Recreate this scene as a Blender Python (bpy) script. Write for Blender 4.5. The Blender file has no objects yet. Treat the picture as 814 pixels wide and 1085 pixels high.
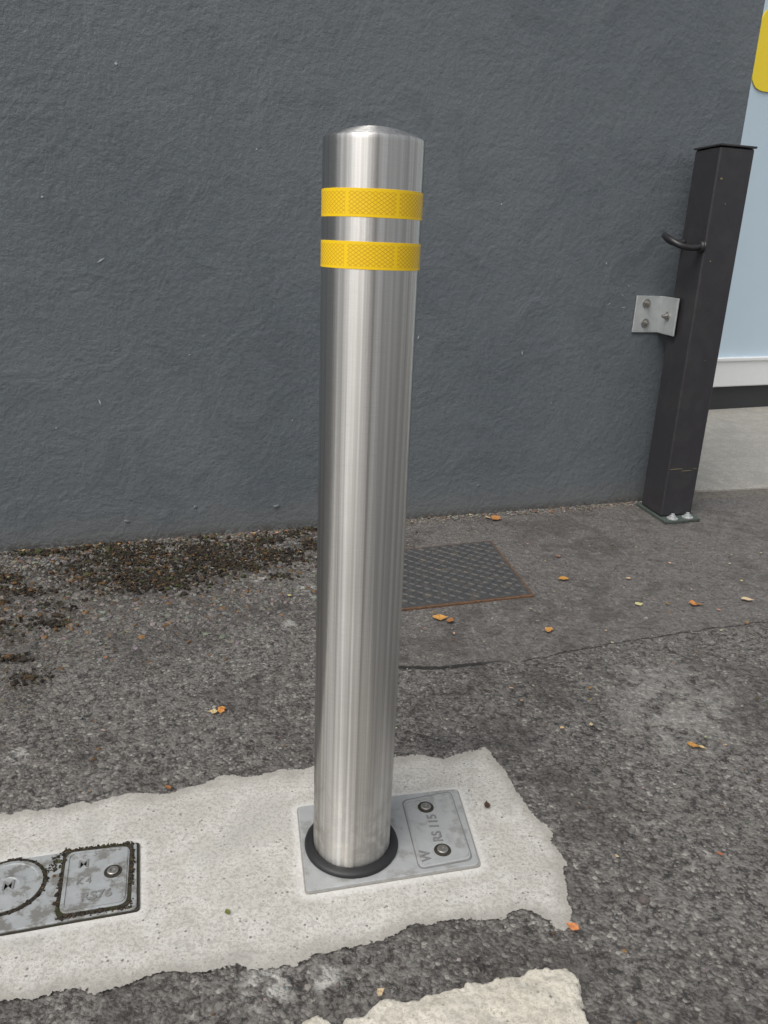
import bpy, math, random
import numpy as np
from mathutils import Vector, Matrix
random.seed(7); rng=np.random.default_rng(7)
scene=bpy.context.scene
COL=scene.collection

# ------------------------------------------------------------------ helpers
class NT:
    def __init__(s,name):
        s.m=bpy.data.materials.new(name); s.m.use_nodes=True
        s.t=s.m.node_tree; s.b=s.t.nodes['Principled BSDF']; s.out=s.t.nodes['Material Output']
        s.tc=s.t.nodes.new('ShaderNodeTexCoord'); s.pos=s.tc.outputs['Object']
    def n(s,ty,**kw):
        x=s.t.nodes.new(ty)
        for k,v in kw.items(): setattr(x,k,v)
        return x
    def put(s,sock,v):
        if isinstance(v,bpy.types.NodeSocket): s.t.links.new(v,sock)
        elif isinstance(v,(tuple,list)):
            v=tuple(v)
            if len(sock.default_value)==4 and len(v)==3: v=v+(1,)
            sock.default_value=v
        else: sock.default_value=v
    def noise(s,scale,detail=4,rough=.55,dist=0,vec=None,out='Fac'):
        x=s.n('ShaderNodeTexNoise'); s.put(x.inputs['Vector'],vec or s.pos)
        x.inputs['Scale'].default_value=scale; x.inputs['Detail'].default_value=detail
        x.inputs['Roughness'].default_value=rough; x.inputs['Distortion'].default_value=dist
        return x.outputs[out]
    def vor(s,scale,feature='F1',out='Distance',vec=None,rnd=1):
        x=s.n('ShaderNodeTexVoronoi',feature=feature); s.put(x.inputs['Vector'],vec or s.pos)
        x.inputs['Scale'].default_value=scale; x.inputs['Randomness'].default_value=rnd
        return x.outputs[out]
    def map(s,scale=(1,1,1),rot=(0,0,0),loc=(0,0,0),vec=None):
        x=s.n('ShaderNodeMapping'); s.put(x.inputs['Vector'],vec or s.pos)
        x.inputs['Scale'].default_value=scale; x.inputs['Rotation'].default_value=rot; x.inputs['Location'].default_value=loc
        return x.outputs[0]
    def M(s,op,a,b=0.,c=None,clamp=False):
        x=s.n('ShaderNodeMath',operation=op,use_clamp=clamp); s.put(x.inputs[0],a); s.put(x.inputs[1],b)
        if c is not None: s.put(x.inputs[2],c)
        return x.outputs[0]
    def step(s,v,lo,hi,a=0.,b=1.):
        x=s.n('ShaderNodeMapRange',interpolation_type='SMOOTHSTEP')
        s.put(x.inputs['Value'],v); x.inputs['From Min'].default_value=lo; x.inputs['From Max'].default_value=hi
        x.inputs['To Min'].default_value=a; x.inputs['To Max'].default_value=b
        return x.outputs[0]
    def mix(s,f,a,b,mode='MIX'):
        x=s.n('ShaderNodeMix',data_type='RGBA',blend_type=mode)
        s.put(x.inputs[0],f); s.put(x.inputs[6],a); s.put(x.inputs[7],b); return x.outputs[2]
    def ramp(s,f,stops):
        x=s.n('ShaderNodeValToRGB'); e=x.color_ramp.elements
        while len(e)<len(stops): e.new(.5)
        for i,(p,c) in enumerate(stops):
            e[i].position=p; e[i].color=tuple(c)+(1,) if isinstance(c,(tuple,list)) else (c,c,c,1)
        s.put(x.inputs[0],f); return x.outputs[0]
    def bump(s,h,strength=.5,dist=.002,normal=None):
        x=s.n('ShaderNodeBump'); s.put(x.inputs['Height'],h); x.inputs['Strength'].default_value=strength
        x.inputs['Distance'].default_value=dist
        if normal is not None: s.put(x.inputs['Normal'],normal)
        return x.outputs[0]
    def attr(s,name,out='Fac'):
        x=s.n('ShaderNodeAttribute',attribute_name=name); return x.outputs[out]
    def sep(s,v=None):
        x=s.n('ShaderNodeSeparateXYZ'); s.put(x.inputs[0],v or s.pos); return x.outputs
    def near(s,p,r0,r1):
        x=s.n('ShaderNodeVectorMath',operation='DISTANCE'); s.put(x.inputs[0],s.pos); x.inputs[1].default_value=(p[0],p[1],0)
        return s.step(x.outputs['Value'],r0,r1,1.,0.)
    def fin(s,color=None,rough=None,metal=None,normal=None,spec=None):
        if color is not None: s.put(s.b.inputs['Base Color'],color)
        if rough is not None: s.put(s.b.inputs['Roughness'],rough)
        if metal is not None: s.put(s.b.inputs['Metallic'],metal)
        if spec is not None: s.put(s.b.inputs['Specular IOR Level'],spec)
        if normal is not None: s.t.links.new(normal,s.b.inputs['Normal'])
        return s.m

def mesh_obj(name,verts,faces,mat=None,parent=None,smooth=False):
    me=bpy.data.meshes.new(name); me.from_pydata([tuple(v) for v in verts],[],faces); me.update()
    if mat: me.materials.append(mat)
    if smooth:
        for p in me.polygons: p.use_smooth=True
    o=bpy.data.objects.new(name,me); COL.objects.link(o)
    if parent is not None:
        o.parent=parent; o.location=-Vector(parent.location)
    return o
def empty(name,loc):
    o=bpy.data.objects.new(name,None); o.location=loc; o.empty_display_size=.05; COL.objects.link(o); return o
def bevel(o,w,seg=2,ang=35):
    m=o.modifiers.new('bevel','BEVEL'); m.width=w; m.segments=seg; m.limit_method='ANGLE'; m.angle_limit=math.radians(ang); return o
def shade(o,ang=35):
    for p in o.data.polygons: p.use_smooth=True
    o.data.set_sharp_from_angle(angle=math.radians(ang))
def rounded(c,r):
    pts=[]; n=len(c)
    for i in range(n):
        p=Vector(c[i]); a=(Vector(c[i-1])-p); b=(Vector(c[(i+1)%n])-p)
        p0=p+a.normalized()*r; p1=p+b.normalized()*r
        if r<=0: pts.append(tuple(p)); continue
        for k in range(7):
            t=k/6; q=p0*(1-t)**2+p*2*t*(1-t)+p1*t*t; pts.append((q.x,q.y))
    return pts
def slab(name,pts,z0,z1,mat,parent=None,bev=.0008,seg=2):
    n=len(pts)
    ar=sum(pts[i][0]*pts[(i+1)%n][1]-pts[(i+1)%n][0]*pts[i][1] for i in range(n))
    if ar<0: pts=pts[::-1]
    V=[(x,y,z0) for x,y in pts]+[(x,y,z1) for x,y in pts]
    F=[tuple(range(n,2*n)),tuple(range(n-1,-1,-1))]+[(i,(i+1)%n,n+(i+1)%n,n+i) for i in range(n)]
    o=mesh_obj(name,V,F,mat,parent)
    if bev: bevel(o,bev,seg)
    return o
def inset(c,d):
    cx=sum(p[0] for p in c)/len(c); cy=sum(p[1] for p in c)/len(c)
    out=[]
    for x,y in c:
        v=Vector((x-cx,y-cy)); l=v.length; v*= (l-d*1.4)/l; out.append((cx+v.x,cy+v.y))
    return out
def lathe(name,prof,center,mat,parent=None,seg=96,ang=30):
    V=[];F=[];rings=[]
    for r,z in prof:
        if r<1e-6: V.append((center[0],center[1],center[2]+z)); rings.append([len(V)-1])
        else:
            s0=len(V)
            for i in range(seg):
                a=2*math.pi*i/seg; V.append((center[0]+r*math.cos(a),center[1]+r*math.sin(a),center[2]+z))
            rings.append(list(range(s0,s0+seg)))
    for A,B in zip(rings[:-1],rings[1:]):
        for i in range(seg):
            j=(i+1)%seg
            if len(B)==1: F.append((A[i],A[j],B[0]))
            elif len(A)==1: F.append((A[0],B[j],B[i]))
            else: F.append((A[i],A[j],B[j],B[i]))
    o=mesh_obj(name,V,F,mat,parent); shade(o,ang); return o
def box(name,o0,ax,ay,az,mat,parent=None,bev=.001,seg=2):
    o0=Vector(o0);ax=Vector(ax);ay=Vector(ay);az=Vector(az)
    V=[o0,o0+ax,o0+ax+ay,o0+ay,o0+az,o0+ax+az,o0+ax+ay+az,o0+ay+az]
    F=[(0,3,2,1),(4,5,6,7),(0,1,5,4),(1,2,6,5),(2,3,7,6),(3,0,4,7)]
    if ax.cross(ay).dot(az)<0: F=[f[::-1] for f in F]
    o=mesh_obj(name,V,F,mat,parent)
    if bev: bevel(o,bev,seg)
    return o
def sdist(px,py,poly,closed=True):
    d=np.full(px.shape,1e9); ins=np.zeros(px.shape,bool); n=len(poly)
    for i in range(n if closed else n-1):
        x0,y0=poly[i]; x1,y1=poly[(i+1)%n]
        ex,ey=x1-x0,y1-y0; t=np.clip(((px-x0)*ex+(py-y0)*ey)/(ex*ex+ey*ey),0,1)
        d=np.minimum(d,np.hypot(px-x0-t*ex,py-y0-t*ey))
        if closed and y0!=y1:
            c=((y0>py)!=(y1>py)); xi=x0+(py-y0)/(y1-y0)*ex; ins^=(c&(px<xi))
    return np.where(ins,d,-d) if closed else d
def vnoise(x,y,seed=0):
    def h(i,j):
        v=np.sin(i*127.1+j*311.7+seed*74.7)*43758.5453; return v-np.floor(v)
    xi=np.floor(x);yi=np.floor(y);fx=x-xi;fy=y-yi;fx=fx*fx*(3-2*fx);fy=fy*fy*(3-2*fy)
    return (h(xi,yi)*(1-fx)+h(xi+1,yi)*fx)*(1-fy)+(h(xi,yi+1)*(1-fx)+h(xi+1,yi+1)*fx)*fy
def fbm(x,y,seed=0,o=4):
    s=0;a=.5
    for k in range(o): s=s+a*vnoise(x*2**k,y*2**k,seed+k); a*=.5
    return s
def grid_obj(name,xs,ys,zf,mat,attrs={},keep=None,parent=None,smooth=True):
    X,Y=np.meshgrid(xs,ys); Z=zf(X,Y); nx=len(xs);ny=len(ys)
    V=np.stack([X.ravel(),Y.ravel(),Z.ravel()],1)
    I=np.arange(nx*ny).reshape(ny,nx)
    F=np.stack([I[:-1,:-1].ravel(),I[:-1,1:].ravel(),I[1:,1:].ravel(),I[1:,:-1].ravel()],1)
    if keep is not None:
        K=keep(X,Y).ravel(); F=F[K[F].any(1)]
        used=np.unique(F); rm=-np.ones(len(V),int); rm[used]=np.arange(len(used)); V=V[used]; F=rm[F]
    o=mesh_obj(name,V.tolist(),F.tolist(),mat,parent,smooth)
    for k,fn in attrs.items():
        a=o.data.attributes.new(k,'FLOAT','POINT'); a.data.foreach_set('value',fn(V[:,0],V[:,1]).astype(np.float32))
    return o

# ------------------------------------------------------------------ layout constants (metres)
BX,BY=-.0285,.966
WA=Vector((-1.092,2.067,0)); WD=Vector((.9406,.3394,0)).normalized(); WN=Vector((WD.y,-WD.x,0))
def wp(u,z=0,off=0): p=WA+WD*u+WN*off; return Vector((p.x,p.y,z))
CRACK=[(-.35,1.44),(-.1,1.49),(.041,1.513),(.15,1.52),(.252,1.552),(.34,1.57),(.433,1.610),(.56,1.67),(.684,1.715),(.993,1.820),(1.6,2.02),(3,2.5)]
PAD=[(-.583,1.004),(-.437,1.051),(-.33,1.075),(-.251,1.123),(-.109,1.153),(0.0,1.165),(.075,1.198),(.13,1.20),(.206,1.229),(.249,1.130),(.276,1.038),(.290,.95),(.293,.902),(.285,.86),(.268,.826),(.245,.85),(.224,.856),(.16,.835),(.078,.825),(.03,.80),(-.022,.782),(-.104,.757),(-.15,.755),(-.220,.738),(-.295,.714),(-.432,.687),(-.9,.55),(-2.2,.12),(-2.2,.5),(-1.2,.82)]

# ------------------------------------------------------------------ materials
def m_asphalt():
    s=NT('asphalt_worn')
    wd=s.attr('walld'); ab=s.attr('abovecrack')
    X,Y,Z=s.sep()
    big=s.noise(2.6,3,.65,.4); mid=s.noise(15,3,.65)
    rgh=s.noise(70,4,.74,.4)
    vn=s.n('ShaderNodeTexVoronoi',feature='F1'); s.put(vn.inputs['Vector'],s.pos); vn.inputs['Scale'].default_value=170
    stone=vn.outputs['Distance']; scv=s.sep(vn.outputs['Color'])[0]
    base=s.mix(s.step(big,.3,.7),(.125,.115,.106),(.19,.178,.167))
    st=s.ramp(scv,[(0,(.085,.079,.072)),(.5,(.165,.154,.144)),(.9,(.23,.217,.20)),(1,(.42,.40,.36))])
    base=s.mix(s.step(mid,.3,.65,.35,.75),base,st)
    gap=s.M('MULTIPLY',s.step(stone,.42,.62),s.step(rgh,.58,.45))
    base=s.mix(s.M('MULTIPLY',gap,.7),base,(.035,.032,.03))
    pit=s.step(s.M('ADD',rgh,s.M('MULTIPLY',s.M('SUBTRACT',mid,.5),.3)),.355,.42,1,0)
    base=s.mix(s.M('MULTIPLY',pit,.88),base,(.028,.025,.023))
    smooth=s.M('MULTIPLY',s.step(X,-.15,.1),s.step(ab,-.01,.02))
    base=s.mix(s.M('MULTIPLY',smooth,.5),base,s.mix(mid,(.12,.11,.104),(.175,.163,.155)))
    base=s.mix(s.step(s.M('ADD',s.M('MULTIPLY',big,.6),s.M('MULTIPLY',mid,.4)),.5,.42,0,.42),base,(.065,.059,.055))
    # seam
    seamw=s.M('ABSOLUTE',s.M('ADD',ab,s.M('MULTIPLY',s.M('SUBTRACT',mid,.5),.035)))
    sx=s.M('MULTIPLY',s.step(X,.27,.22),s.step(X,.0,.03))
    wid=s.M('ADD',s.M('MULTIPLY',sx,.006),s.M('MULTIPLY',s.step(rgh,.4,.6),.0035))
    seam=s.step(s.M('SUBTRACT',seamw,wid),-.0015,.0025,1,0)
    seam=s.M('MULTIPLY',seam,s.M('MAXIMUM',sx,s.M('MULTIPLY',s.step(big,.38,.5,.15,1),s.step(X,-.1,.0))))
    base=s.mix(s.M('MULTIPLY',seam,.9),base,(.018,.016,.015))
    n28=s.step(s.noise(30,3,.65),.45,.56); n16=s.step(mid,.42,.56)
    for p,r,k in [((.63,1.43),.2,.26),((-.33,1.95),.035,.95),((-.25,2.06),.03,.9),((-.20,1.91),.035,.9),((-.63,1.16),.04,.9),((.55,1.30),.12,.15),((-.22,1.70),.03,.6),((-.12,.725),.045,.8),((-.05,.74),.03,.7)]:
        base=s.mix(s.M('MULTIPLY',s.M('MULTIPLY',s.near(p,r*.3,r),n28 if r<.1 else n16),k),base,(.48,.47,.44))
    n45=s.step(rgh,.5,.56)
    for p,r in [((.15,.77),.035),((.09,1.26),.03),((.13,1.245),.035),((-.02,.73),.02)]:
        base=s.mix(s.M('MULTIPLY',s.M('MULTIPLY',s.near(p,r*.4,r),n45),.9),base,(.018,.016,.014))
    leftm=s.step(X,-.12,-.3,0,1)
    so=s.M('ADD',s.M('MULTIPLY',rgh,.5),s.M('MULTIPLY',mid,.6))
    soil=s.M('MULTIPLY',s.M('MULTIPLY',s.step(s.M('ADD',wd,s.M('MULTIPLY',big,.3)),.3,.72,1,0),leftm),s.step(so,.505,.575))
    soil=s.M('MAXIMUM',soil,s.M('MULTIPLY',s.step(X,-.5,-.85,0,.85),s.step(so,.54,.61)))
    base=s.mix(s.M('MULTIPLY',soil,.92),base,s.ramp(rgh,[(.42,(.012,.011,.009)),(.52,(.030,.024,.016)),(.6,(.08,.052,.026)),(.7,(.05,.06,.02))]))
    foot=s.M('MULTIPLY',s.step(wd,.012,.06,1,0),s.step(rgh,.42,.52))
    base=s.mix(s.M('MULTIPLY',foot,.7),base,(.21,.185,.145))
    h=s.M('ADD',s.M('MULTIPLY',s.step(stone,0,.7,1,0),.6),s.M('MULTIPLY',s.step(rgh,.3,.6),1.0))
    return s.fin(base,s.step(rgh,.35,.6,.7,.85),0,s.bump(h,.85,.003),.4)
def m_concrete(name,cut=False,tint=(1,1,1),lv=1.):
    s=NT(name)
    a=s.noise(4,3,.6,.4); b=s.noise(30,4,.65); c=s.noise(160,3,.7)
    def k(t): return tuple(min(.85,t[i]*tint[i]*lv) for i in range(3))
    base=s.mix(s.step(a,.3,.7),k((.49,.475,.44)),k((.64,.625,.59)))
    base=s.mix(s.step(b,.38,.62,.55,0),base,k((.43,.41,.37)))
    base=s.mix(s.step(c,.40,.55,.5,0),base,k((.27,.255,.225)))
    pits=s.M('MULTIPLY',s.step(s.vor(95),.12,.24,1,0),s.step(b,.46,.58))
    base=s.mix(s.M('MULTIPLY',pits,.8),base,k((.12,.11,.095)))
    base=s.mix(s.M('MULTIPLY',s.step(c,.61,.66),.5),base,k((.15,.14,.12)))
    base=s.mix(s.M('MULTIPLY',s.step(a,.52,.64),s.step(b,.4,.55,.2,.55)),base,k((.31,.30,.28)))
    h=s.M('ADD',s.M('MULTIPLY',c,.8),s.M('MULTIPLY',b,.6))
    if cut:
        sd=s.attr('sd')
        e=s.M('ADD',sd,s.M('MULTIPLY',s.M('SUBTRACT',s.noise(13,3,.55),.5),.065))
        e=s.M('ADD',e,s.M('MULTIPLY',s.M('SUBTRACT',c,.5),.014))
        base=s.mix(s.step(e,.0,.035,.75,0),base,s.mix(b,k((.21,.197,.175)),k((.42,.40,.36))))
        base=s.mix(s.step(s.attr('pl'),.004,.018,.5,0),base,k((.72,.71,.69)))
        s.put(s.b.inputs['Alpha'],s.step(e,-.0004,.0004))
    return s.fin(base,.9,0,s.bump(h,.75,.0022),.25)
def m_wall():
    s=NT('painted_render')
    a=s.noise(7,3,.65,.8); b=s.noise(62,4,.74); 
    X,Y,Z=s.sep()
    base=s.mix(s.step(s.noise(1.3,3,.6,.5),.3,.7),(.100,.117,.131),(.130,.148,.162))
    base=s.mix(s.step(b,.35,.7,0,.4),base,(.155,.17,.182))
    base=s.mix(s.step(a,.5,.7,0,.3),base,(.082,.095,.106))
    base=s.mix(s.step(b,.34,.27,0,.6),base,(.055,.062,.07))
    base=s.mix(s.M('MULTIPLY',s.step(s.M('ADD',Z,s.M('MULTIPLY',a,.16)),.06,.24,1,0),.5),base,(.165,.163,.155))
    base=s.mix(s.M('MULTIPLY',s.step(Z,.0,.03,1,0),s.step(b,.4,.55,0,.7)),base,(.06,.052,.042))
    h=s.M('ADD',s.M('MULTIPLY',b,1.5),s.M('MULTIPLY',a,2.4))
    return s.fin(base,s.step(b,.3,.7,.42,.56),0,s.bump(h,.75,.003),.5)
def m_steel():
    s=NT('brushed_stainless')
    X,Y,Z=s.sep()
    lines=s.noise(60,2,.6,vec=s.map((1,1,45)))
    streak=s.noise(1,3,.7,vec=s.map((190,190,.7)))
    sm=s.noise(7,2,.6)
    base=s.mix(s.step(streak,.32,.68),(.56,.545,.52),(.82,.81,.79))  # vertical streaks in the base colour imitate reflected stripes
    base=s.mix(s.step(lines,.35,.7,0,.3),base,(.54,.525,.50))
    low=s.M('MULTIPLY',s.step(s.M('ADD',Z,s.M('MULTIPLY',s.noise(20,3,.6),.14)),.06,.28,1,0),s.step(s.noise(38,3,.6,.8),.42,.62))
    base=s.mix(s.M('MULTIPLY',low,.5),base,(.42,.385,.33))
    r=s.M('ADD',.26,s.M('MULTIPLY',sm,.08)); r=s.M('ADD',r,s.M('MULTIPLY',low,.12)); r=s.M('ADD',r,s.M('MULTIPLY',streak,.10))
    s.put(s.b.inputs['Anisotropic'],.93); s.put(s.b.inputs['Anisotropic Rotation'],.25)
    t=s.n('ShaderNodeTangent',direction_type='RADIAL',axis='Z'); s.t.links.new(t.outputs[0],s.b.inputs['Tangent'])
    return s.fin(base,r,1.,s.bump(lines,.08,.0003))
def m_band():
    s=NT('yellow_reflective_tape')
    uv=s.sep(s.tc.outputs['UV']); u,v=uv[0],uv[1]
    k=1/.0066
    p=s.M('MULTIPLY',s.M('ADD',u,s.M('MULTIPLY',v,1.5)),k); q=s.M('MULTIPLY',s.M('SUBTRACT',u,s.M('MULTIPLY',v,1.5)),k)
    dp=s.M('ABSOLUTE',s.M('SUBTRACT',s.M('FRACT',p),.5)); dq=s.M('ABSOLUTE',s.M('SUBTRACT',s.M('FRACT',q),.5))
    ln=s.step(s.M('MINIMUM',dp,dq),.05,.13,1,0)
    pad=s.M('ABSOLUTE',s.M('SUBTRACT',s.M('FRACT',s.M('MULTIPLY',s.M('ADD',u,.018),1/.058)),.5))
    inner=s.M('MULTIPLY',s.step(v,.0026,.0032),s.step(v,.0262,.0268,1,0))
    inner=s.M('MULTIPLY',inner,s.step(pad,.462,.47,1,0))
    ln=s.M('MULTIPLY',ln,inner)
    fill=s.mix(s.noise(200,2),(.90,.58,.014),(.97,.69,.03))
    base=s.mix(inner,(.97,.64,.012),fill)
    base=s.mix(s.M('MULTIPLY',ln,.85),base,(.64,.29,.006))
    return s.fin(base,.38,0,None,.4)
def simple(name,col,rough=.5,metal=0,var=.25,sc=60,bs=.3,bd=.0006,spec=.5,dirt=None,dsc=25,lo=.5):
    s=NT(name)
    a=s.noise(sc,3,.65)
    base=s.mix(a,tuple(c*(1-var) for c in col),tuple(min(1,c*(1+var)) for c in col))
    if dirt: base=s.mix(s.M('MULTIPLY',s.step(s.noise(dsc,4,.7),lo,lo+.14),.75),base,dirt)
    return s.fin(base,s.M('ADD',rough-.08,s.M('MULTIPLY',a,.16)),metal,s.bump(a,bs,bd),spec)
def m_col(name,rough=.85):
    s=NT(name); c=s.attr('col','Color'); a=s.noise(400,1)
    return s.fin(s.mix(s.M('MULTIPLY',a,.5),c,(.05,.04,.035)),rough,0,None,.3)
def m_brick():
    s=NT('brick'); x=s.n('ShaderNodeTexBrick'); s.put(x.inputs['Vector'],s.map((1,1,1),(math.pi/2,0,0)))
    x.inputs['Color1'].default_value=(.30,.12,.08,1); x.inputs['Color2'].default_value=(.22,.09,.06,1); x.inputs['Mortar'].default_value=(.35,.33,.3,1)
    x.inputs['Scale'].default_value=1; x.inputs['Brick Width'].default_value=.225; x.inputs['Row Height'].default_value=.075; x.inputs['Mortar Size'].default_value=.01
    return s.fin(x.outputs['Color'],.9)

ASPH=m_asphalt(); CONC=m_concrete('concrete_pad_mat',True); CONC2=m_concrete('concrete_chunk',False,(1.03,1,.93),1.12)
CONC3=m_concrete('concrete_forecourt_mat',False,(1,.99,.97),.75)
WALL=m_wall(); STEEL=m_steel(); BAND=m_band()
RUB=simple('black_rubber',(.016,.016,.017),.5,0,.3,120,.4)
GALV=simple('galvanised_cover',(.40,.41,.41),.5,.2,.14,70,.5,.0009,.5,(.27,.265,.25))
GALV2=simple('galvanised_cover_grimy',(.37,.385,.39),.5,.2,.18,60,.5,.0009,.5,(.15,.14,.12),40,.47)
LETT=simple('embossed_lettering',(.22,.22,.215),.6,.2,.2,90,.3)
GRIME=simple('grime_joint',(.05,.045,.036),.95,0,.5,150,.9,.001,.1,(.035,.04,.015))
JOINT=simple('mortar_joint',(.30,.29,.27),.95,0,.3,150,.6,.001,.2)
ZINC=simple('zinc_bracket',(.52,.54,.54),.42,.4,.2,40,.3,.0005)
BOLT=simple('bolt_steel',(.34,.33,.31),.45,.8,.3,200,.3)
POST=simple('charcoal_paint',(.034,.032,.036),.42,0,.22,35,.45,.0008,.5,(.043,.041,.044),12)
IRON=simple('cast_iron_cover',(.07,.071,.073),.6,.2,.35,60,.5,.0008,.5,(.12,.105,.088),30)
IRONF=simple('rusty_frame',(.15,.085,.05),.85,.05,.5,90,.6,.001,.3,(.06,.048,.04),60)
BLUE=simple('pale_blue_sheet',(.52,.64,.73),.4,0,.02,6,.05)
WHITE=simple('white_rail',(.78,.79,.79),.4,0,.03,20,.08)
DARK=simple('dark_skirt',(.035,.037,.04),.6,0,.3,20,.2)
YEL=simple('yellow_sign',(.90,.68,.03),.4,0,.02,10,.03)
GREEN=simple('weathered_foot_plate',(.075,.095,.085),.7,.1,.4,90,.6,.0008,.4,(.06,.05,.042),50)
HANDLE=simple('black_handle',(.02,.02,.022),.38,0,.3,60,.2)
SCUFF=simple('pale_scuff',(.42,.43,.43),.8,0,.3,200)
BRICK=m_brick(); SLATE=simple('slate',(.08,.085,.095),.6,0,.3,8,.2,.01); GLASS=simple('window_glass',(.03,.04,.05),.08,0,.1,3,.02)

# ------------------------------------------------------------------ ground
xs=np.concatenate([[-60,-25,-10,-5,-3],np.arange(-2.0,2.5,.02),[3,4,6,10,25,60]])
ys=np.concatenate([[-60,-25,-8,-3,-1,0],np.arange(.2,3.4,.02),[3.8,4.5,6,10,25,60]])
def inner(X,Y): return ((X>-1.9)&(X<2.4)&(Y>.3)&(Y<3.3))*1.0
def zg(X,Y): return -.004+(fbm(X*5,Y*5,3,3)-.5)*.004*inner(X,Y)
def walld(x,y): return (x-WA.x)*WN.x+(y-WA.y)*WN.y
def above(x,y):
    cx=np.array([p[0] for p in CRACK]);cy=np.array([p[1] for p in CRACK]); return y-np.interp(x,cx,cy)
ground=grid_obj('ground',xs,ys,zg,ASPH,{'walld':walld,'abovecrack':above})

PLATE=[(-.119,1.043),(.1427,1.104),(.164,.935),(-.0865,.869)]
LPLATE=[(-.600,.882),(-.351,.950),(-.313,.828),(-.552,.758)]
xs=np.arange(-2.25,.42,.012); ys=np.arange(.05,1.32,.012)
grid_obj('concrete_pad',xs,ys,lambda X,Y:-.0005+.002*(fbm(X*9,Y*9,9,3)-.5)+0*X,CONC,
  {'sd':lambda x,y:sdist(x,y,PAD),'pl':lambda x,y:np.abs(np.maximum(sdist(x,y,PLATE),sdist(x,y,LPLATE)))},
  keep=lambda X,Y:sdist(X,Y,PAD)>-.05)
fc=[(1.06,2.925),(1.215,2.963),(1.38,3.0),(1.547,3.048),(4,3.70),(9,5.0),(9,14),(-3,14),(1.0,3.3)]
slab('concrete_forecourt',fc,-.03,.004,CONC3,None,.002)
CH=[(-.10,.652),(-.075,.668),(-.03,.680),(.01,.695),(.04,.703),(.075,.720),(.125,.729),(.18,.744),(.225,.758),(.258,.762),(.274,.745),(.268,.70),(.262,.62),(.25,.45),(-.2,.40)]
def zch(X,Y):
    sd=sdist(X,Y,CH)+(fbm(X*38,Y*38,5,4)-.47)*.036
    t=np.clip((sd+.001)/.004,0,1); t=t*t*(3-2*t)
    return -.006+t*(.015+.010*(fbm(X*45,Y*45,8,4)-.5)+.004*np.clip(sd/.03,0,1))
grid_obj('broken_concrete_kerb',np.arange(-.24,.32,.0025),np.arange(.55,.80,.0025),zch,CONC2,keep=lambda X,Y:zch(X,Y)>-.0055)

# ------------------------------------------------------------------ wall
wall=empty('rendered_wall',wp(0,0))
u0,u1,H,T=-6.0,2.367,2.5,.35
box('wall_body',wp(u0,-.05),WD*(u1-u0),-WN*T,Vector((0,0,H)),WALL,wall,.006,3)
box('coping',wp(u0-.02,H-.05+.002,.03),WD*(u1-u0+.04),-WN*(T+.06),Vector((0,0,.06)),DARK,wall,.004)
def sliver(u,z,l,w,ang):
    du,dz=math.cos(ang)*l/2,math.sin(ang)*l/2; pu,pz=-math.sin(ang)*w/2,math.cos(ang)*w/2
    P=[(u-du,z-dz),(u+pu,z+pz),(u+du,z+dz),(u-pu,z-pz)]
    return [wp(a,b,.0016) for a,b in P]
V=[];F=[]
sc=[(.30,.42,.020,.0045,1.9),(.33,.80,.026,.0045,.6),(.40,1.27,.009,.007,0),(1.25,.60,.014,.005,1.2),(1.62,.55,.016,.004,1.7),(.2,.95,.008,.006,.4),(1.9,.84,.01,.004,2.),(.95,.75,.006,.005,.1),(1.5,1.0,.007,.005,2.2),(.55,.55,.006,.004,.2),(1.75,.38,.005,.005,.2),(.75,1.1,.006,.004,.9),(1.93,.71,.02,.002,.5),(1.98,.74,.018,.002,-.6),(1.99,.70,.02,.002,.1),(2.0,.77,.014,.002,-.9),(.85,.35,.008,.003,1.),(.18,.35,.006,.004,.3)]
for a in sc:
    q=sliver(*a); i=len(V); V+=q; F.append((i,i+1,i+2,i+3))
mesh_obj('paint_scuffs',V,[f[::-1] for f in F],SCUFF,wall)
V=[];F=[]
for (u,z,r) in [(.80,.075,.010),(.98,.055,.012),(.55,.09,.007),(1.5,.10,.006),(.35,.06,.008),(1.02,.06,.006)]:
    b=len(V)
    for i in range(4):
        for k in range(10):
            th_=i/4*math.pi/2; a=2*math.pi*k/10; rr=r*math.cos(th_)*(1+.2*math.sin(2*a+u*9))
            V.append(wp(u+rr*math.cos(a),z+.7*rr*math.sin(a),r*.35*math.sin(th_)))
    for i in range(3):
        for k in range(10): F.append((b+i*10+k,b+i*10+(k+1)%10,b+(i+1)*10+(k+1)%10,b+(i+1)*10+k))
    F.append(tuple(range(b+30,b+40)))
mesh_obj('render_blobs',V,F,WALL,wall,True)

# ------------------------------------------------------------------ hoarding beyond
hd=empty('blue_hoarding',(2.1,4.75,0))
p0=Vector((1.886,4.652,0)); hdv=Vector((.482,.217,0)).normalized(); hn=Vector((hdv.y,-hdv.x,0))
s0=p0-hdv*2.5
box('skirt',s0-hn*.02,hdv*7.5,-hn*.05,Vector((0,0,.17)),DARK,hd,.002)
box('bottom_rail',s0+hn*.012+Vector((0,0,.145)),hdv*7.5,-hn*.06,Vector((0,0,.16)),WHITE,hd,.008,3)
box('rail_lip',s0+hn*.022+Vector((0,0,.298)),hdv*7.5,-hn*.04,Vector((0,0,.02)),WHITE,hd,.004,3)
box('sheet',s0-hn*.012+Vector((0,0,.31)),hdv*7.5,-hn*.03,Vector((0,0,2.9)),BLUE,hd,.002)
def hp(d,z,o): q=p0+hdv*d+hn*o; return (q.x,q.y,z)
c=rounded([(-.068,1.715),(1.6,1.715),(1.6,2.10),(-.068,2.10)],.10)
n=len(c); V=[hp(a,b,-.009) for a,b in c]+[hp(a,b,-.004) for a,b in c]
mesh_obj('yellow_panel',V,[tuple(range(n,2*n))]+[(i,(i+1)%n,n+(i+1)%n,n+i) for i in range(n)],YEL,hd)

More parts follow.
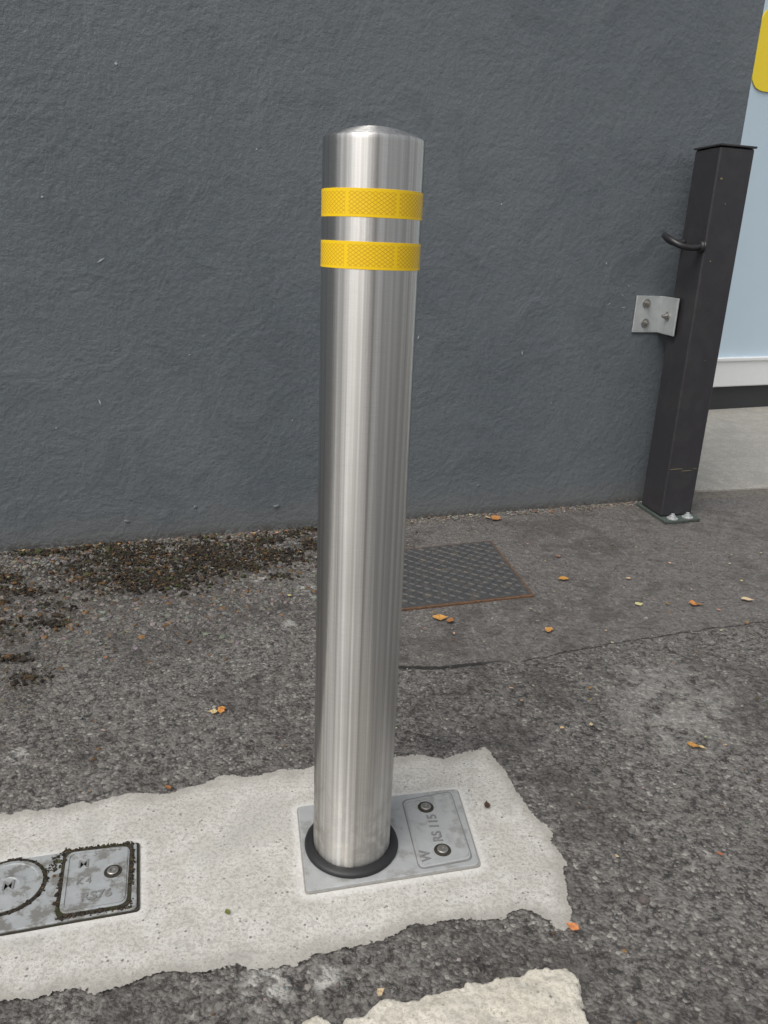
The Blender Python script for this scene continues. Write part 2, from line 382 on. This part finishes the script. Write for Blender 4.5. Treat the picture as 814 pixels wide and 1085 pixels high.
# ------------------------------------------------------------------ bollard
bo=empty('bollard',(BX,BY,0))
C0=(BX,BY,0)
R=.0578; top=.981
prof=[(R,.004),(R,.3),(R,.6),(R,top-.006),(R,top-.003),(R-.0004,top-.0012),(R-.0014,top-.0001),(R-.0026,top+.0004)]
Rs=R-.0026
for k in range(1,17):
    t=k/16; r=Rs*(1-t); prof.append((r if k<16 else 0,top+.0004+.0122*(1-(1-t)**2.1)))
lathe('tube',prof,C0,STEEL,bo,160,18)
lathe('rubber_collar',[(.0705,.004),(.0712,.007),(.0705,.0095),(.068,.0118),(.063,.0132),(.0592,.0138),(.0580,.012)],C0,RUB,bo,128,60)
def band(name,z0,z1):
    seg=128; V=[];F=[];r=R+.0004
    prof=[(R-.0002,z0),(r,z0+.0002),(r,z1-.0002),(R-.0002,z1)]
    for (rr,z) in prof:
        for i in range(seg+1):
            a=2*math.pi*i/seg+math.pi/2; V.append((BX+rr*math.cos(a),BY+rr*math.sin(a),z))
    for k in range(3):
        for i in range(seg):
            a=k*(seg+1)+i; F.append((a,a+1,a+seg+2,a+seg+1))
    o=mesh_obj(name,V,F,BAND,bo,True); o.data.set_sharp_from_angle(angle=math.radians(30))
    uv=o.data.uv_layers.new(name='UVMap')
    for l in o.data.loops:
        vi=l.vertex_index; k,i=divmod(vi,seg+1); uv.data[l.index].uv=(i/seg*2*math.pi*r,prof[k][1]-z0)
band('reflective_band_upper',.897,.9265); band('reflective_band_lower',.8425,.872)

def text(name,body,size,loc,rot,mat,parent,ext=.001):
    cu=bpy.data.curves.new(name,'FONT'); cu.body=body; cu.size=size; cu.extrude=ext; cu.align_x='CENTER'; cu.align_y='CENTER'; cu.offset=.0003
    o=bpy.data.objects.new(name,cu); COL.objects.link(o); o.location=loc; o.rotation_euler=(0,0,rot)
    bpy.context.view_layer.update()
    me=bpy.data.meshes.new_from_object(o); bpy.data.objects.remove(o)
    o=bpy.data.objects.new(name,me); COL.objects.link(o); me.materials.clear(); me.materials.append(mat)
    o.parent=parent; o.location=Vector(loc)-Vector(parent.location); o.rotation_euler=(0,0,rot)
def bolt(name,x,y,z,parent,r=.0085):
    lathe(name+'_recess',[(r*1.55,.0),(r*1.5,.0010),(r*1.25,.0012),(r*1.2,.0003),(0,.0002)],(x,y,z),GRIME,parent,32)
    lathe(name,[(r,.0),(r,.0022),(r*.85,.0030),(r*.5,.0030),(r*.45,.0012),(0,.0010)],(x,y,z+.0004),BOLT,parent,32)

slab('socket_joint',rounded(inset(PLATE,-.002),.008),-.004,.0020,JOINT,bo,0)
slab('base_plate',rounded(PLATE,.008),-.004,.0045,GALV,bo,.001)
LID=[(.050,1.066),(.131,1.094),(.154,.944),(.074,.920)]
slab('lid_gap',rounded(inset(LID,-.002),.012),.001,.0049,LETT,bo,0)
slab('lid',rounded(inset(LID,.0006),.011),.001,.0062,GALV,bo,.0008)
def frame(name,c,w,z0,z1,mat,parent,r=.01):
    a=rounded(c,r); b=rounded(inset(c,w),r*.8); n=len(a)
    V=[(x,y,z0) for x,y in a]+[(x,y,z1) for x,y in a]+[(x,y,z1) for x,y in b]+[(x,y,z0) for x,y in b]
    F=[]
    for i in range(n):
        j=(i+1)%n
        for k in range(3): F.append((k*n+i,k*n+j,(k+1)*n+j,(k+1)*n+i))
    return mesh_obj(name,V,F,mat,parent)
frame('lid_rim',inset(LID,.0035),.0028,.006,.0076,GALV,bo)
bolt('lid_bolt_back',.088,1.052,.0062,bo); bolt('lid_bolt_front',.110,.958,.0062,bo)
ra=math.atan2(.15,-.023)
text('embossed_text','RS 115',.0215,(.101,1.005,.0064),ra,LETT,bo)
text('embossed_mark','W',.022,(.084,.944,.0064),ra,LETT,bo)

# ------------------------------------------------------------------ second socket (closed)
so=empty('bollard_socket_cover',(-.45,.86,0))
slab('socket_joint',rounded(inset(LPLATE,-.003),.006),-.004,.0020,GRIME,so,0)
slab('socket_plate',rounded(LPLATE,.006),-.004,.0045,GALV2,so,.001)
LL=[(-.447,.923),(-.357,.944),(-.326,.832),(-.413,.808)]
slab('lid_gap',rounded(inset(LL,-.004),.016),.001,.0050,GRIME,so,0)
slab('hinged_lid',rounded(inset(LL,.002),.014),.001,.0062,GALV2,so,.0008)
frame('lid_rim',inset(LL,.005),.003,.006,.0077,GALV2,so)
bolt('lock_bolt',-.366,.889,.0062,so,.008)
text('embossed_text','RS76',.020,(-.374,.845,.0064),math.radians(16),LETT,so)
text('embossed_mark','M',.02,(-.412,.900,.0064),math.radians(16),LETT,so)
text('embossed_text_back','K 4',.014,(-.400,.868,.0064),math.radians(16),LETT,so)
cc=(-.502,.855,0)
lathe('round_gap',[(.0520,.0045),(.052,.0052),(.046,.0052),(.046,.0045)],cc,GRIME,so,64)
lathe('round_cap',[(.0465,.004),(.0465,.0065),(.044,.0072),(.041,.0072),(.040,.006),(.02,.006),(.018,.0068),(.015,.0068),(.014,.006),(0,.006)],cc,GALV2,so,64)
text('round_cap_mark','M',.022,(cc[0]+.002,cc[1],.0064),math.radians(16),LETT,so)

# ------------------------------------------------------------------ manhole cover
mh=empty('manhole_cover',(.22,2.05,0))
MQ=[(.035,2.186),(.338,2.302),(.402,1.915),(.022,1.785)]
slab('frame',rounded(inset(MQ,-.007),.004),-.03,.0012,IRONF,mh,.0008)
slab('plate',rounded(MQ,.003),-.02,.0030,IRON,mh,.0008)
V=[];F=[]
q=[Vector(p) for p in MQ]
def bil(s,t): return q[3]*(1-s)*(1-t)+q[2]*s*(1-t)+q[1]*s*t+q[0]*(1-s)*t
nx,ny=17,19
for i in range(nx):
    for j in range(ny):
        c=bil((i+.5)/nx*.96+.02,(j+.5)/ny*.96+.02); a=math.radians(20+(45 if (i+j)%2 else -45))
        d=Vector((math.cos(a),math.sin(a))); e=Vector((-d.y,d.x)); L=.0108;W=.0034
        b=len(V)
        for (k,m,z) in [(-1,0,.0029),(-.5,-1,.0029),(.5,-1,.0029),(1,0,.0029),(.5,1,.0029),(-.5,1,.0029),(-.7,0,.0055),(.7,0,.0055)]:
            pnt=c+d*L*k+e*W*m; V.append((pnt.x,pnt.y,z))
        F+= [(b,b+1,b+6),(b+1,b+2,b+7,b+6),(b+2,b+3,b+7),(b+3,b+4,b+7),(b+4,b+5,b+6,b+7),(b+5,b,b+6)]
mesh_obj('tread_lugs',V,F,IRON,mh)

# ------------------------------------------------------------------ gate post
gp=empty('gate_post',(1.0,2.65,0))
A=Vector((.966,2.596,0)); ex=Vector((.122,.042,0)); ey=Vector((-.028,.138,0)); HP=1.182
box('post_tube',A+Vector((0,0,.008)),ex,ey,Vector((0,0,HP)),POST,gp,.007,4)
box('cap_plate',A-ex.normalized()*.004-ey.normalized()*.004+Vector((0,0,HP+.009)),ex.normalized()*(ex.length+.008),ey.normalized()*(ey.length+.008),Vector((0,0,.006)),POST,gp,.0015)
exn=ex.normalized(); eyn=ey.normalized()
box('foot_plate',A-exn*.006-eyn*.045+Vector((0,0,-.004)),exn*.145,eyn*.21,Vector((0,0,.011)),GREEN,gp,.002)
def hexbolt(name,P,axis,r,h,mat,parent):
    axis=Vector(axis).normalized(); t=axis.orthogonal().normalized(); b=axis.cross(t)
    V=[];F=[];P=Vector(P)
    def ring(rr,hh,n): 
        i0=len(V)
        for k in range(n): a=2*math.pi*k/n; V.append(P+axis*hh+(t*math.cos(a)+b*math.sin(a))*rr)
        return i0
    def cyl(rr,h0,h1,n):
        a=ring(rr,h0,n); c=ring(rr,h1,n)
        for k in range(n): F.append((a+k,a+(k+1)%n,c+(k+1)%n,c+k))
        F.append(tuple(range(c,c+n)))
    cyl(r*1.7,0,h*.2,24); cyl(r,h*.2,h*.8,6); cyl(r*.55,h*.8,h*1.25,16)
    return mesh_obj(name,V,F,mat,parent)
for k,(a,b) in enumerate([(.035,-.022),(.098,-.022)]):
    P=A+exn*a+eyn*b+Vector((0,0,.007)); hexbolt('foot_bolt_%d'%(k+1),P,(0,0,1),.011,.014,ZINC,gp)
z0,z1=.618,.740
box('bracket_wall_plate',wp(2.035,z0,.002),WD*.108,WN*.006,Vector((0,0,z1-z0)),ZINC,gp,.0015)
P0=wp(2.143,z0,.0021); P1=Vector((.9405,2.668,z0)); fd=(P1-P0)
fl=Vector((-fd.y,fd.x,0)).normalized()*.006
fl=fl if fl.x<0 else -fl
box('bracket_flange',P0,fd,fl,Vector((0,0,z1-z0)),ZINC,gp,.0015)
hexbolt('wall_bolt_1',wp(2.075,.715,.008),WN,.009,.016,BOLT,gp); hexbolt('wall_bolt_2',wp(2.08,.65,.008),WN,.009,.016,BOLT,gp)
hexbolt('flange_bolt',P0+fd*.55+fl+Vector((0,0,.06)),fl,.009,.016,BOLT,gp)
def tube(name,pts,r,mat,parent,n=14,sub=8):
    pts=[Vector(p) for p in pts]; P=[]
    for i in range(len(pts)-1):
        p0=pts[max(i-1,0)];p1=pts[i];p2=pts[i+1];p3=pts[min(i+2,len(pts)-1)]
        for k in range(sub):
            t=k/sub; P.append(.5*((2*p1)+(p2-p0)*t+(2*p0-5*p1+4*p2-p3)*t*t+(3*p1-p0-3*p2+p3)*t**3))
    P.append(pts[-1]); V=[];F=[]
    nrm=Vector((0,0,1))
    for i,p in enumerate(P):
        d=(P[min(i+1,len(P)-1)]-P[max(i-1,0)]).normalized(); u=(nrm-d*nrm.dot(d)).normalized(); w=d.cross(u)
        for k in range(n): a=2*math.pi*k/n; V.append(p+(u*math.cos(a)+w*math.sin(a))*r)
    for i in range(len(P)-1):
        for k in range(n): F.append((i*n+k,i*n+(k+1)%n,(i+1)*n+(k+1)%n,(i+1)*n+k))
    F.append(tuple(range(n))); F.append(tuple(range(len(P)*n-n,len(P)*n)))
    return mesh_obj(name,V,F,mat,parent,True)
lf=-Vector((eyn.y,-eyn.x,0)); 
if lf.x>0: lf=-lf
hb=A+Vector((0,0,.902))
a1=hb+eyn*.012; a2=hb+eyn*.120+Vector((0,0,.012))
tube('pull_handle',[a1,a1+lf*.04-Vector((0,0,.004)),a1+lf*.075+eyn*.006+Vector((0,0,.002)),a1+lf*.094+eyn*.035+Vector((0,0,.018)),a2+lf*.085-eyn*.02+Vector((0,0,.018)),a2+lf*.045,a2],.0098,HANDLE,gp)
tube('handle_boss',[a1-lf*.001,a1+lf*.010],.018,HANDLE,gp,20,2)
V=[];F=[]
for (a,z,l,w) in [(.02,1.10,.010,.006),(.03,.86,.006,.004),(.075,.55,.004,.003),(.05,1.03,.004,.004),(.03,.18,.06,.0025),(.075,.172,.05,.002),(.11,.178,.02,.002)]:
    b=len(V)
    for k in range(8):
        an=2*math.pi*k/8; V.append(A+exn*(a+l/2*math.cos(an)*(1+.3*math.sin(3*k)))+Vector((0,0,z+w/2*math.sin(an)))-eyn*.0012)
    F.append(tuple(range(b,b+8)))
mesh_obj('post_scuffs',V,F,simple('post_scuff_mat',(.22,.19,.10),.8,0,.4,300),gp)

# ------------------------------------------------------------------ loose material
t=(1+5**.5)/2
ICO_V=np.array([(-1,t,0),(1,t,0),(-1,-t,0),(1,-t,0),(0,-1,t),(0,1,t),(0,-1,-t),(0,1,-t),(t,0,-1),(t,0,1),(-t,0,-1),(-t,0,1)],float); ICO_V/=np.linalg.norm(ICO_V[0])
ICO_F=np.array([(0,11,5),(0,5,1),(0,1,7),(0,7,10),(0,10,11),(1,5,9),(5,11,4),(11,10,2),(10,7,6),(7,1,8),(3,9,4),(3,4,2),(3,2,6),(3,6,8),(3,8,9),(4,9,5),(2,4,11),(6,2,10),(8,6,7),(9,8,1)])
def pebbles(name,P,S,C,mat,flat=.6,jit=.25):
    n=len(P); V=np.repeat(ICO_V[None],n,0)*(1+jit*rng.standard_normal((n,12,1)))
    V*=(S[:,None,None]*rng.uniform([.7,.7,flat*.7],[1.3,1.3,flat*1.3],(n,3))[:,None,:])
    a=rng.uniform(0,6.28,n); c,s_=np.cos(a)[:,None],np.sin(a)[:,None]
    x=V[:,:,0]*c-V[:,:,1]*s_; y=V[:,:,0]*s_+V[:,:,1]*c; V[:,:,0]=x;V[:,:,1]=y
    V+=P[:,None,:]; F=(ICO_F[None]+12*np.arange(n)[:,None,None]).reshape(-1,3)
    o=mesh_obj(name,V.reshape(-1,3).tolist(),F.tolist(),mat)
    at=o.data.color_attributes.new('col','FLOAT_COLOR','POINT')
    cc=np.concatenate([np.repeat(C,12,0),np.ones((n*12,1))],1).astype(np.float32); at.data.foreach_set('color',cc.ravel())
    return o
GRM=m_col('gravel_mat')
def scatter(n,fn):
    out=[]
    while len(out)<n:
        p=fn()
        if p is not None: out.append(p)
    return np.array(out)
def f_wall():
    u=random.uniform(-.6,2.3); d=abs(random.gauss(0,.025 if u>1.1 else .16)); p=wp(u,0,d+.003)
    return (p.x,p.y,-.002)
def f_any():
    x=random.uniform(-1.2,1.5);y=random.uniform(.6,2.8)
    if walld(x,y)<.01: return None
    if sdist(np.array([x]),np.array([y]),PAD)[0]>0 and random.random()<.85: return None
    if sdist(np.array([x]),np.array([y]),MQ)[0]>-.01 and random.random()<.9: return None
    return (x,y,-.0025)
def f_left():
    u=random.uniform(-.6,1.05); d=random.uniform(.005,.75)
    if random.random()<max(0,(d-.35)/.45) or (u>.85 and random.random()<.6): return None
    p=wp(u,0,d); return (p.x,p.y,-.0045)
n1,n2,n3=2600,2600,5200
P=np.concatenate([scatter(n1,f_wall),scatter(n2,f_any),scatter(n3,f_left)])
S=np.concatenate([rng.lognormal(math.log(.0026),.4,n1),rng.lognormal(math.log(.0017),.4,n2),rng.lognormal(math.log(.0048),.3,n3)])
g_=rng.uniform(.10,.34,(len(P),1)); C=np.clip(g_*np.array([[1,.95,.88]])*(1+.07*rng.standard_normal((len(P),3))),.02,.6)
C[n1+n2:]*=.82
br=rng.random(len(P))<.10; C[br]=np.array([.22,.13,.06])*rng.uniform(.5,1.3,(br.sum(),1))
pebbles('gravel',P,np.clip(S,.0008,.0085),C,GRM)
MC=[]
for i in range(85):
    u=random.uniform(-.5,.95); d=abs(random.gauss(0,.17))+.02
    if u<.2: d*=1.7
    p=wp(u,0,d); MC.append((p.x,p.y,random.uniform(.012,.036)))
MC+=[(-.62,1.93,.055),(-.5,2.0,.06),(-.42,2.07,.05),(-.7,1.88,.06),(-.33,2.12,.045),(-.95,1.6,.05),(-.95,1.45,.04),(-.56,1.90,.04)]*5
def f_moss():
    c=random.choice(MC); x=random.gauss(c[0],c[2]*1.2); y=random.gauss(c[1],c[2]*.7)
    if walld(x,y)<.005: return None
    return (x,y,-.002+random.random()*.004)
nm=9000
P=scatter(nm,f_moss); S=rng.lognormal(math.log(.0025),.45,nm)
# grime growing in the joints of the socket lid
G=[]
LLp=inset(LL,-.003)
for i in range(4):
    x0,y0=LLp[i];x1,y1=LLp[(i+1)%4]
    for k in range(110):
        tt=random.random()
        if vnoise(np.array([tt*5+i*7.]),np.array([.5]),4)[0]<.38: continue
        G.append((x0+(x1-x0)*tt+random.gauss(0,.0016),y0+(y1-y0)*tt+random.gauss(0,.0016),.0055))
for k in range(200):
    a=random.uniform(-1.4,2.2); G.append((cc[0]+.049*math.cos(a)+random.gauss(0,.0018),cc[1]+.049*math.sin(a)+random.gauss(0,.0018),.0055))
for k in range(60): G.append((-.452+random.gauss(0,.006),.90+random.gauss(0,.01),.0055))
G=np.array(G); P=np.concatenate([P,G]); S=np.concatenate([S,rng.lognormal(math.log(.0013),.4,len(G))]); nm=len(P)
pal=np.array([(.014,.012,.010),(.025,.019,.012),(.04,.029,.017),(.12,.065,.024),(.055,.065,.02)]); C=pal[rng.choice(5,nm,p=[.30,.27,.19,.12,.12])]*rng.uniform(.7,1.3,(nm,1))
pebbles('moss',P,np.clip(S,.0007,.008),C,GRM,.7,.35)

LM=NT('dry_leaf'); lc=LM.attr('col','Color'); LM.fin(LM.mix(LM.step(LM.noise(300,3),.45,.6,0,.45),lc,(.16,.07,.02)),.65,0,None,.3)
LV=[];LF=[];LC=[]
def leaf(x,y,size,col,z=.001,rot=None,asp=.62,curl=.16):
    rot=random.uniform(0,6.28) if rot is None else rot; n=9; b=len(LV); tx=random.uniform(-.22,.22); bend=random.uniform(-.25,.25)
    w=[0,.5,.82,1,.93,.78,.5,.22,.03]
    for i in range(n):
        t=i/(n-1)*2-1
        for k in (-1,0,1):
            lx=t*size/2; ly=k*w[i]*size*asp/2*(1+.25*random.uniform(-1,1))+bend*size*t*t*.5; lz=abs(k)*curl*size*asp*.5*w[i]+curl*.35*size*t*t+tx*ly+.001
            LV.append((x+lx*math.cos(rot)-ly*math.sin(rot),y+lx*math.sin(rot)+ly*math.cos(rot),z+max(lz,0)))
            LC.append(tuple(col)+(1,))
    for i in range(n-1):
        for k in range(2): LF.append((b+i*3+k,b+(i+1)*3+k,b+(i+1)*3+k+1,b+i*3+k+1))
OR=(.60,.27,.08); BR=(.34,.17,.07); CR=(.64,.49,.28); DK=(.06,.045,.03); GRN=(.12,.16,.04)
for x,y,sz,c in [(.38,2.525,.05,OR),(.355,2.53,.03,CR),(.15,1.75,.04,OR),(.175,1.74,.03,BR),(.41,1.71,.030,OR),(.51,2.03,.032,OR),(.68,1.88,.024,CR),(.83,1.90,.034,OR),(.845,1.895,.022,BR),(.99,1.94,.036,CR),(.28,.83,.020,OR),(.60,1.26,.024,OR),(.615,1.255,.016,CR),(-.30,1.31,.026,OR),(-.315,1.305,.018,CR),(-.34,1.08,.016,BR),(.19,1.07,.018,DK),(-.19,.83,.011,GRN),(.02,.72,.014,CR),(.76,1.89,.018,BR),(.53,2.20,.02,BR),(-.30,1.32,.016,BR),(.35,2.0,.015,CR),(.93,1.80,.015,BR),(.7,2.05,.016,CR),(.88,1.25,.012,CR),(.45,1.45,.012,BR),(.36,1.3,.01,CR)]:
    leaf(x,y,sz,[k*random.uniform(.8,1.15) for k in c])
for i in range(110):
    u=random.uniform(-.4,2.3); p=wp(u,0,abs(random.gauss(0,.035))+.008)
    leaf(p.x,p.y,random.uniform(.006,.014),[k*random.uniform(.6,1.1) for k in random.choice([BR,BR,CR,DK])])
for i in range(130):
    x=random.uniform(-1.0,1.4);y=random.uniform(.9,2.5)
    if walld(x,y)>.03 and sdist(np.array([x]),np.array([y]),PAD)[0]<0: leaf(x,y,random.uniform(.005,.013),[k*random.uniform(.6,1.1) for k in random.choice([BR,CR,CR,DK])])
lo=mesh_obj('fallen_leaves',LV,LF,LM.m)
at=lo.data.color_attributes.new('col','FLOAT_COLOR','POINT'); at.data.foreach_set('color',np.array(LC,np.float32).ravel())

# ------------------------------------------------------------------ unseen brick house, added behind the viewer for its stripe in the steel
bh=empty('added_reflection_house',(.8,-9,0))
def X3(*a): return Vector(a)
hx,hy,hw,hdp,hh=-.1,-9,2.6,6,5.4
box('walls',X3(hx,hy-hdp,-.02),X3(hw,0,0),X3(0,hdp,0),X3(0,0,hh),BRICK,bh,.01)
mesh_obj('roof',[(hx-.2,hy-hdp-.2,hh-.02),(hx+hw+.2,hy-hdp-.2,hh-.02),(hx+hw+.2,hy+.2,hh-.02),(hx-.2,hy+.2,hh-.02),(hx-.2,hy-hdp/2,hh+1.8),(hx+hw+.2,hy-hdp/2,hh+1.8)],[(0,1,5,4),(2,3,4,5),(0,4,3),(1,2,5),(3,2,1,0)],SLATE,bh)
for nm_,x,z,w_,h_,m in [('door',.3,0,.9,2.1,DARK),('window_ground',1.4,.9,1.0,1.2,GLASS),('window_upper_left',.3,3.2,.8,1.2,GLASS),('window_upper_right',1.5,3.2,.8,1.2,GLASS)]:
    box(nm_,X3(hx+x,hy-.05,z),X3(w_,0,0),X3(0,.07,0),X3(0,0,h_),m,bh,.005)
    box(nm_+'_lintel',X3(hx+x-.08,hy-.05,z+h_+.002),X3(w_+.16,0,0),X3(0,.09,0),X3(0,0,.15),CONC3,bh,.005)

# ------------------------------------------------------------------ camera
cam=bpy.data.cameras.new('camera'); co=bpy.data.objects.new('camera',cam); COL.objects.link(co)
th=math.radians(18.86);rho=math.radians(2.4)
F_=Vector((0,math.cos(th),-math.sin(th)));U0=Vector((0,math.sin(th),math.cos(th)));R0=Vector((1,0,0))
Rr=R0*math.cos(rho)+U0*math.sin(rho);Uu=-R0*math.sin(rho)+U0*math.cos(rho)
co.matrix_world=Matrix(((Rr.x,Uu.x,-F_.x,0),(Rr.y,Uu.y,-F_.y,0),(Rr.z,Uu.z,-F_.z,.87),(0,0,0,1)))
cam.sensor_fit='HORIZONTAL'; cam.sensor_width=36; cam.lens=36*830/814; cam.clip_start=.01; cam.clip_end=300
scene.camera=co

# ------------------------------------------------------------------ light
w=bpy.data.worlds.new('World'); scene.world=w; w.use_nodes=True; nt=w.node_tree
bg=nt.nodes['Background']; sky=nt.nodes.new('ShaderNodeTexSky'); sky.sky_type='NISHITA'; sky.sun_disc=False
el,az=55,215
sky.sun_elevation=math.radians(el); sky.sun_rotation=math.radians(az); sky.dust_density=4; sky.air_density=1.2; sky.ozone_density=1
hs=nt.nodes.new('ShaderNodeHueSaturation'); hs.inputs['Saturation'].default_value=.22
nt.links.new(sky.outputs[0],hs.inputs['Color']); nt.links.new(hs.outputs[0],bg.inputs['Color']); bg.inputs['Strength'].default_value=.15
sl=bpy.data.lights.new('sun','SUN'); sl.energy=1.5; sl.angle=math.radians(40); sl.color=(1,.97,.92)
so_=bpy.data.objects.new('sun',sl); COL.objects.link(so_); so_.location=(-3,-4,6)
d=Vector((math.sin(math.radians(az))*math.cos(math.radians(el)),math.cos(math.radians(az))*math.cos(math.radians(el)),math.sin(math.radians(el))))
so_.rotation_euler=d.to_track_quat('Z','Y').to_euler()
scene.view_settings.view_transform='Standard'; scene.view_settings.look='None'; scene.view_settings.exposure=0
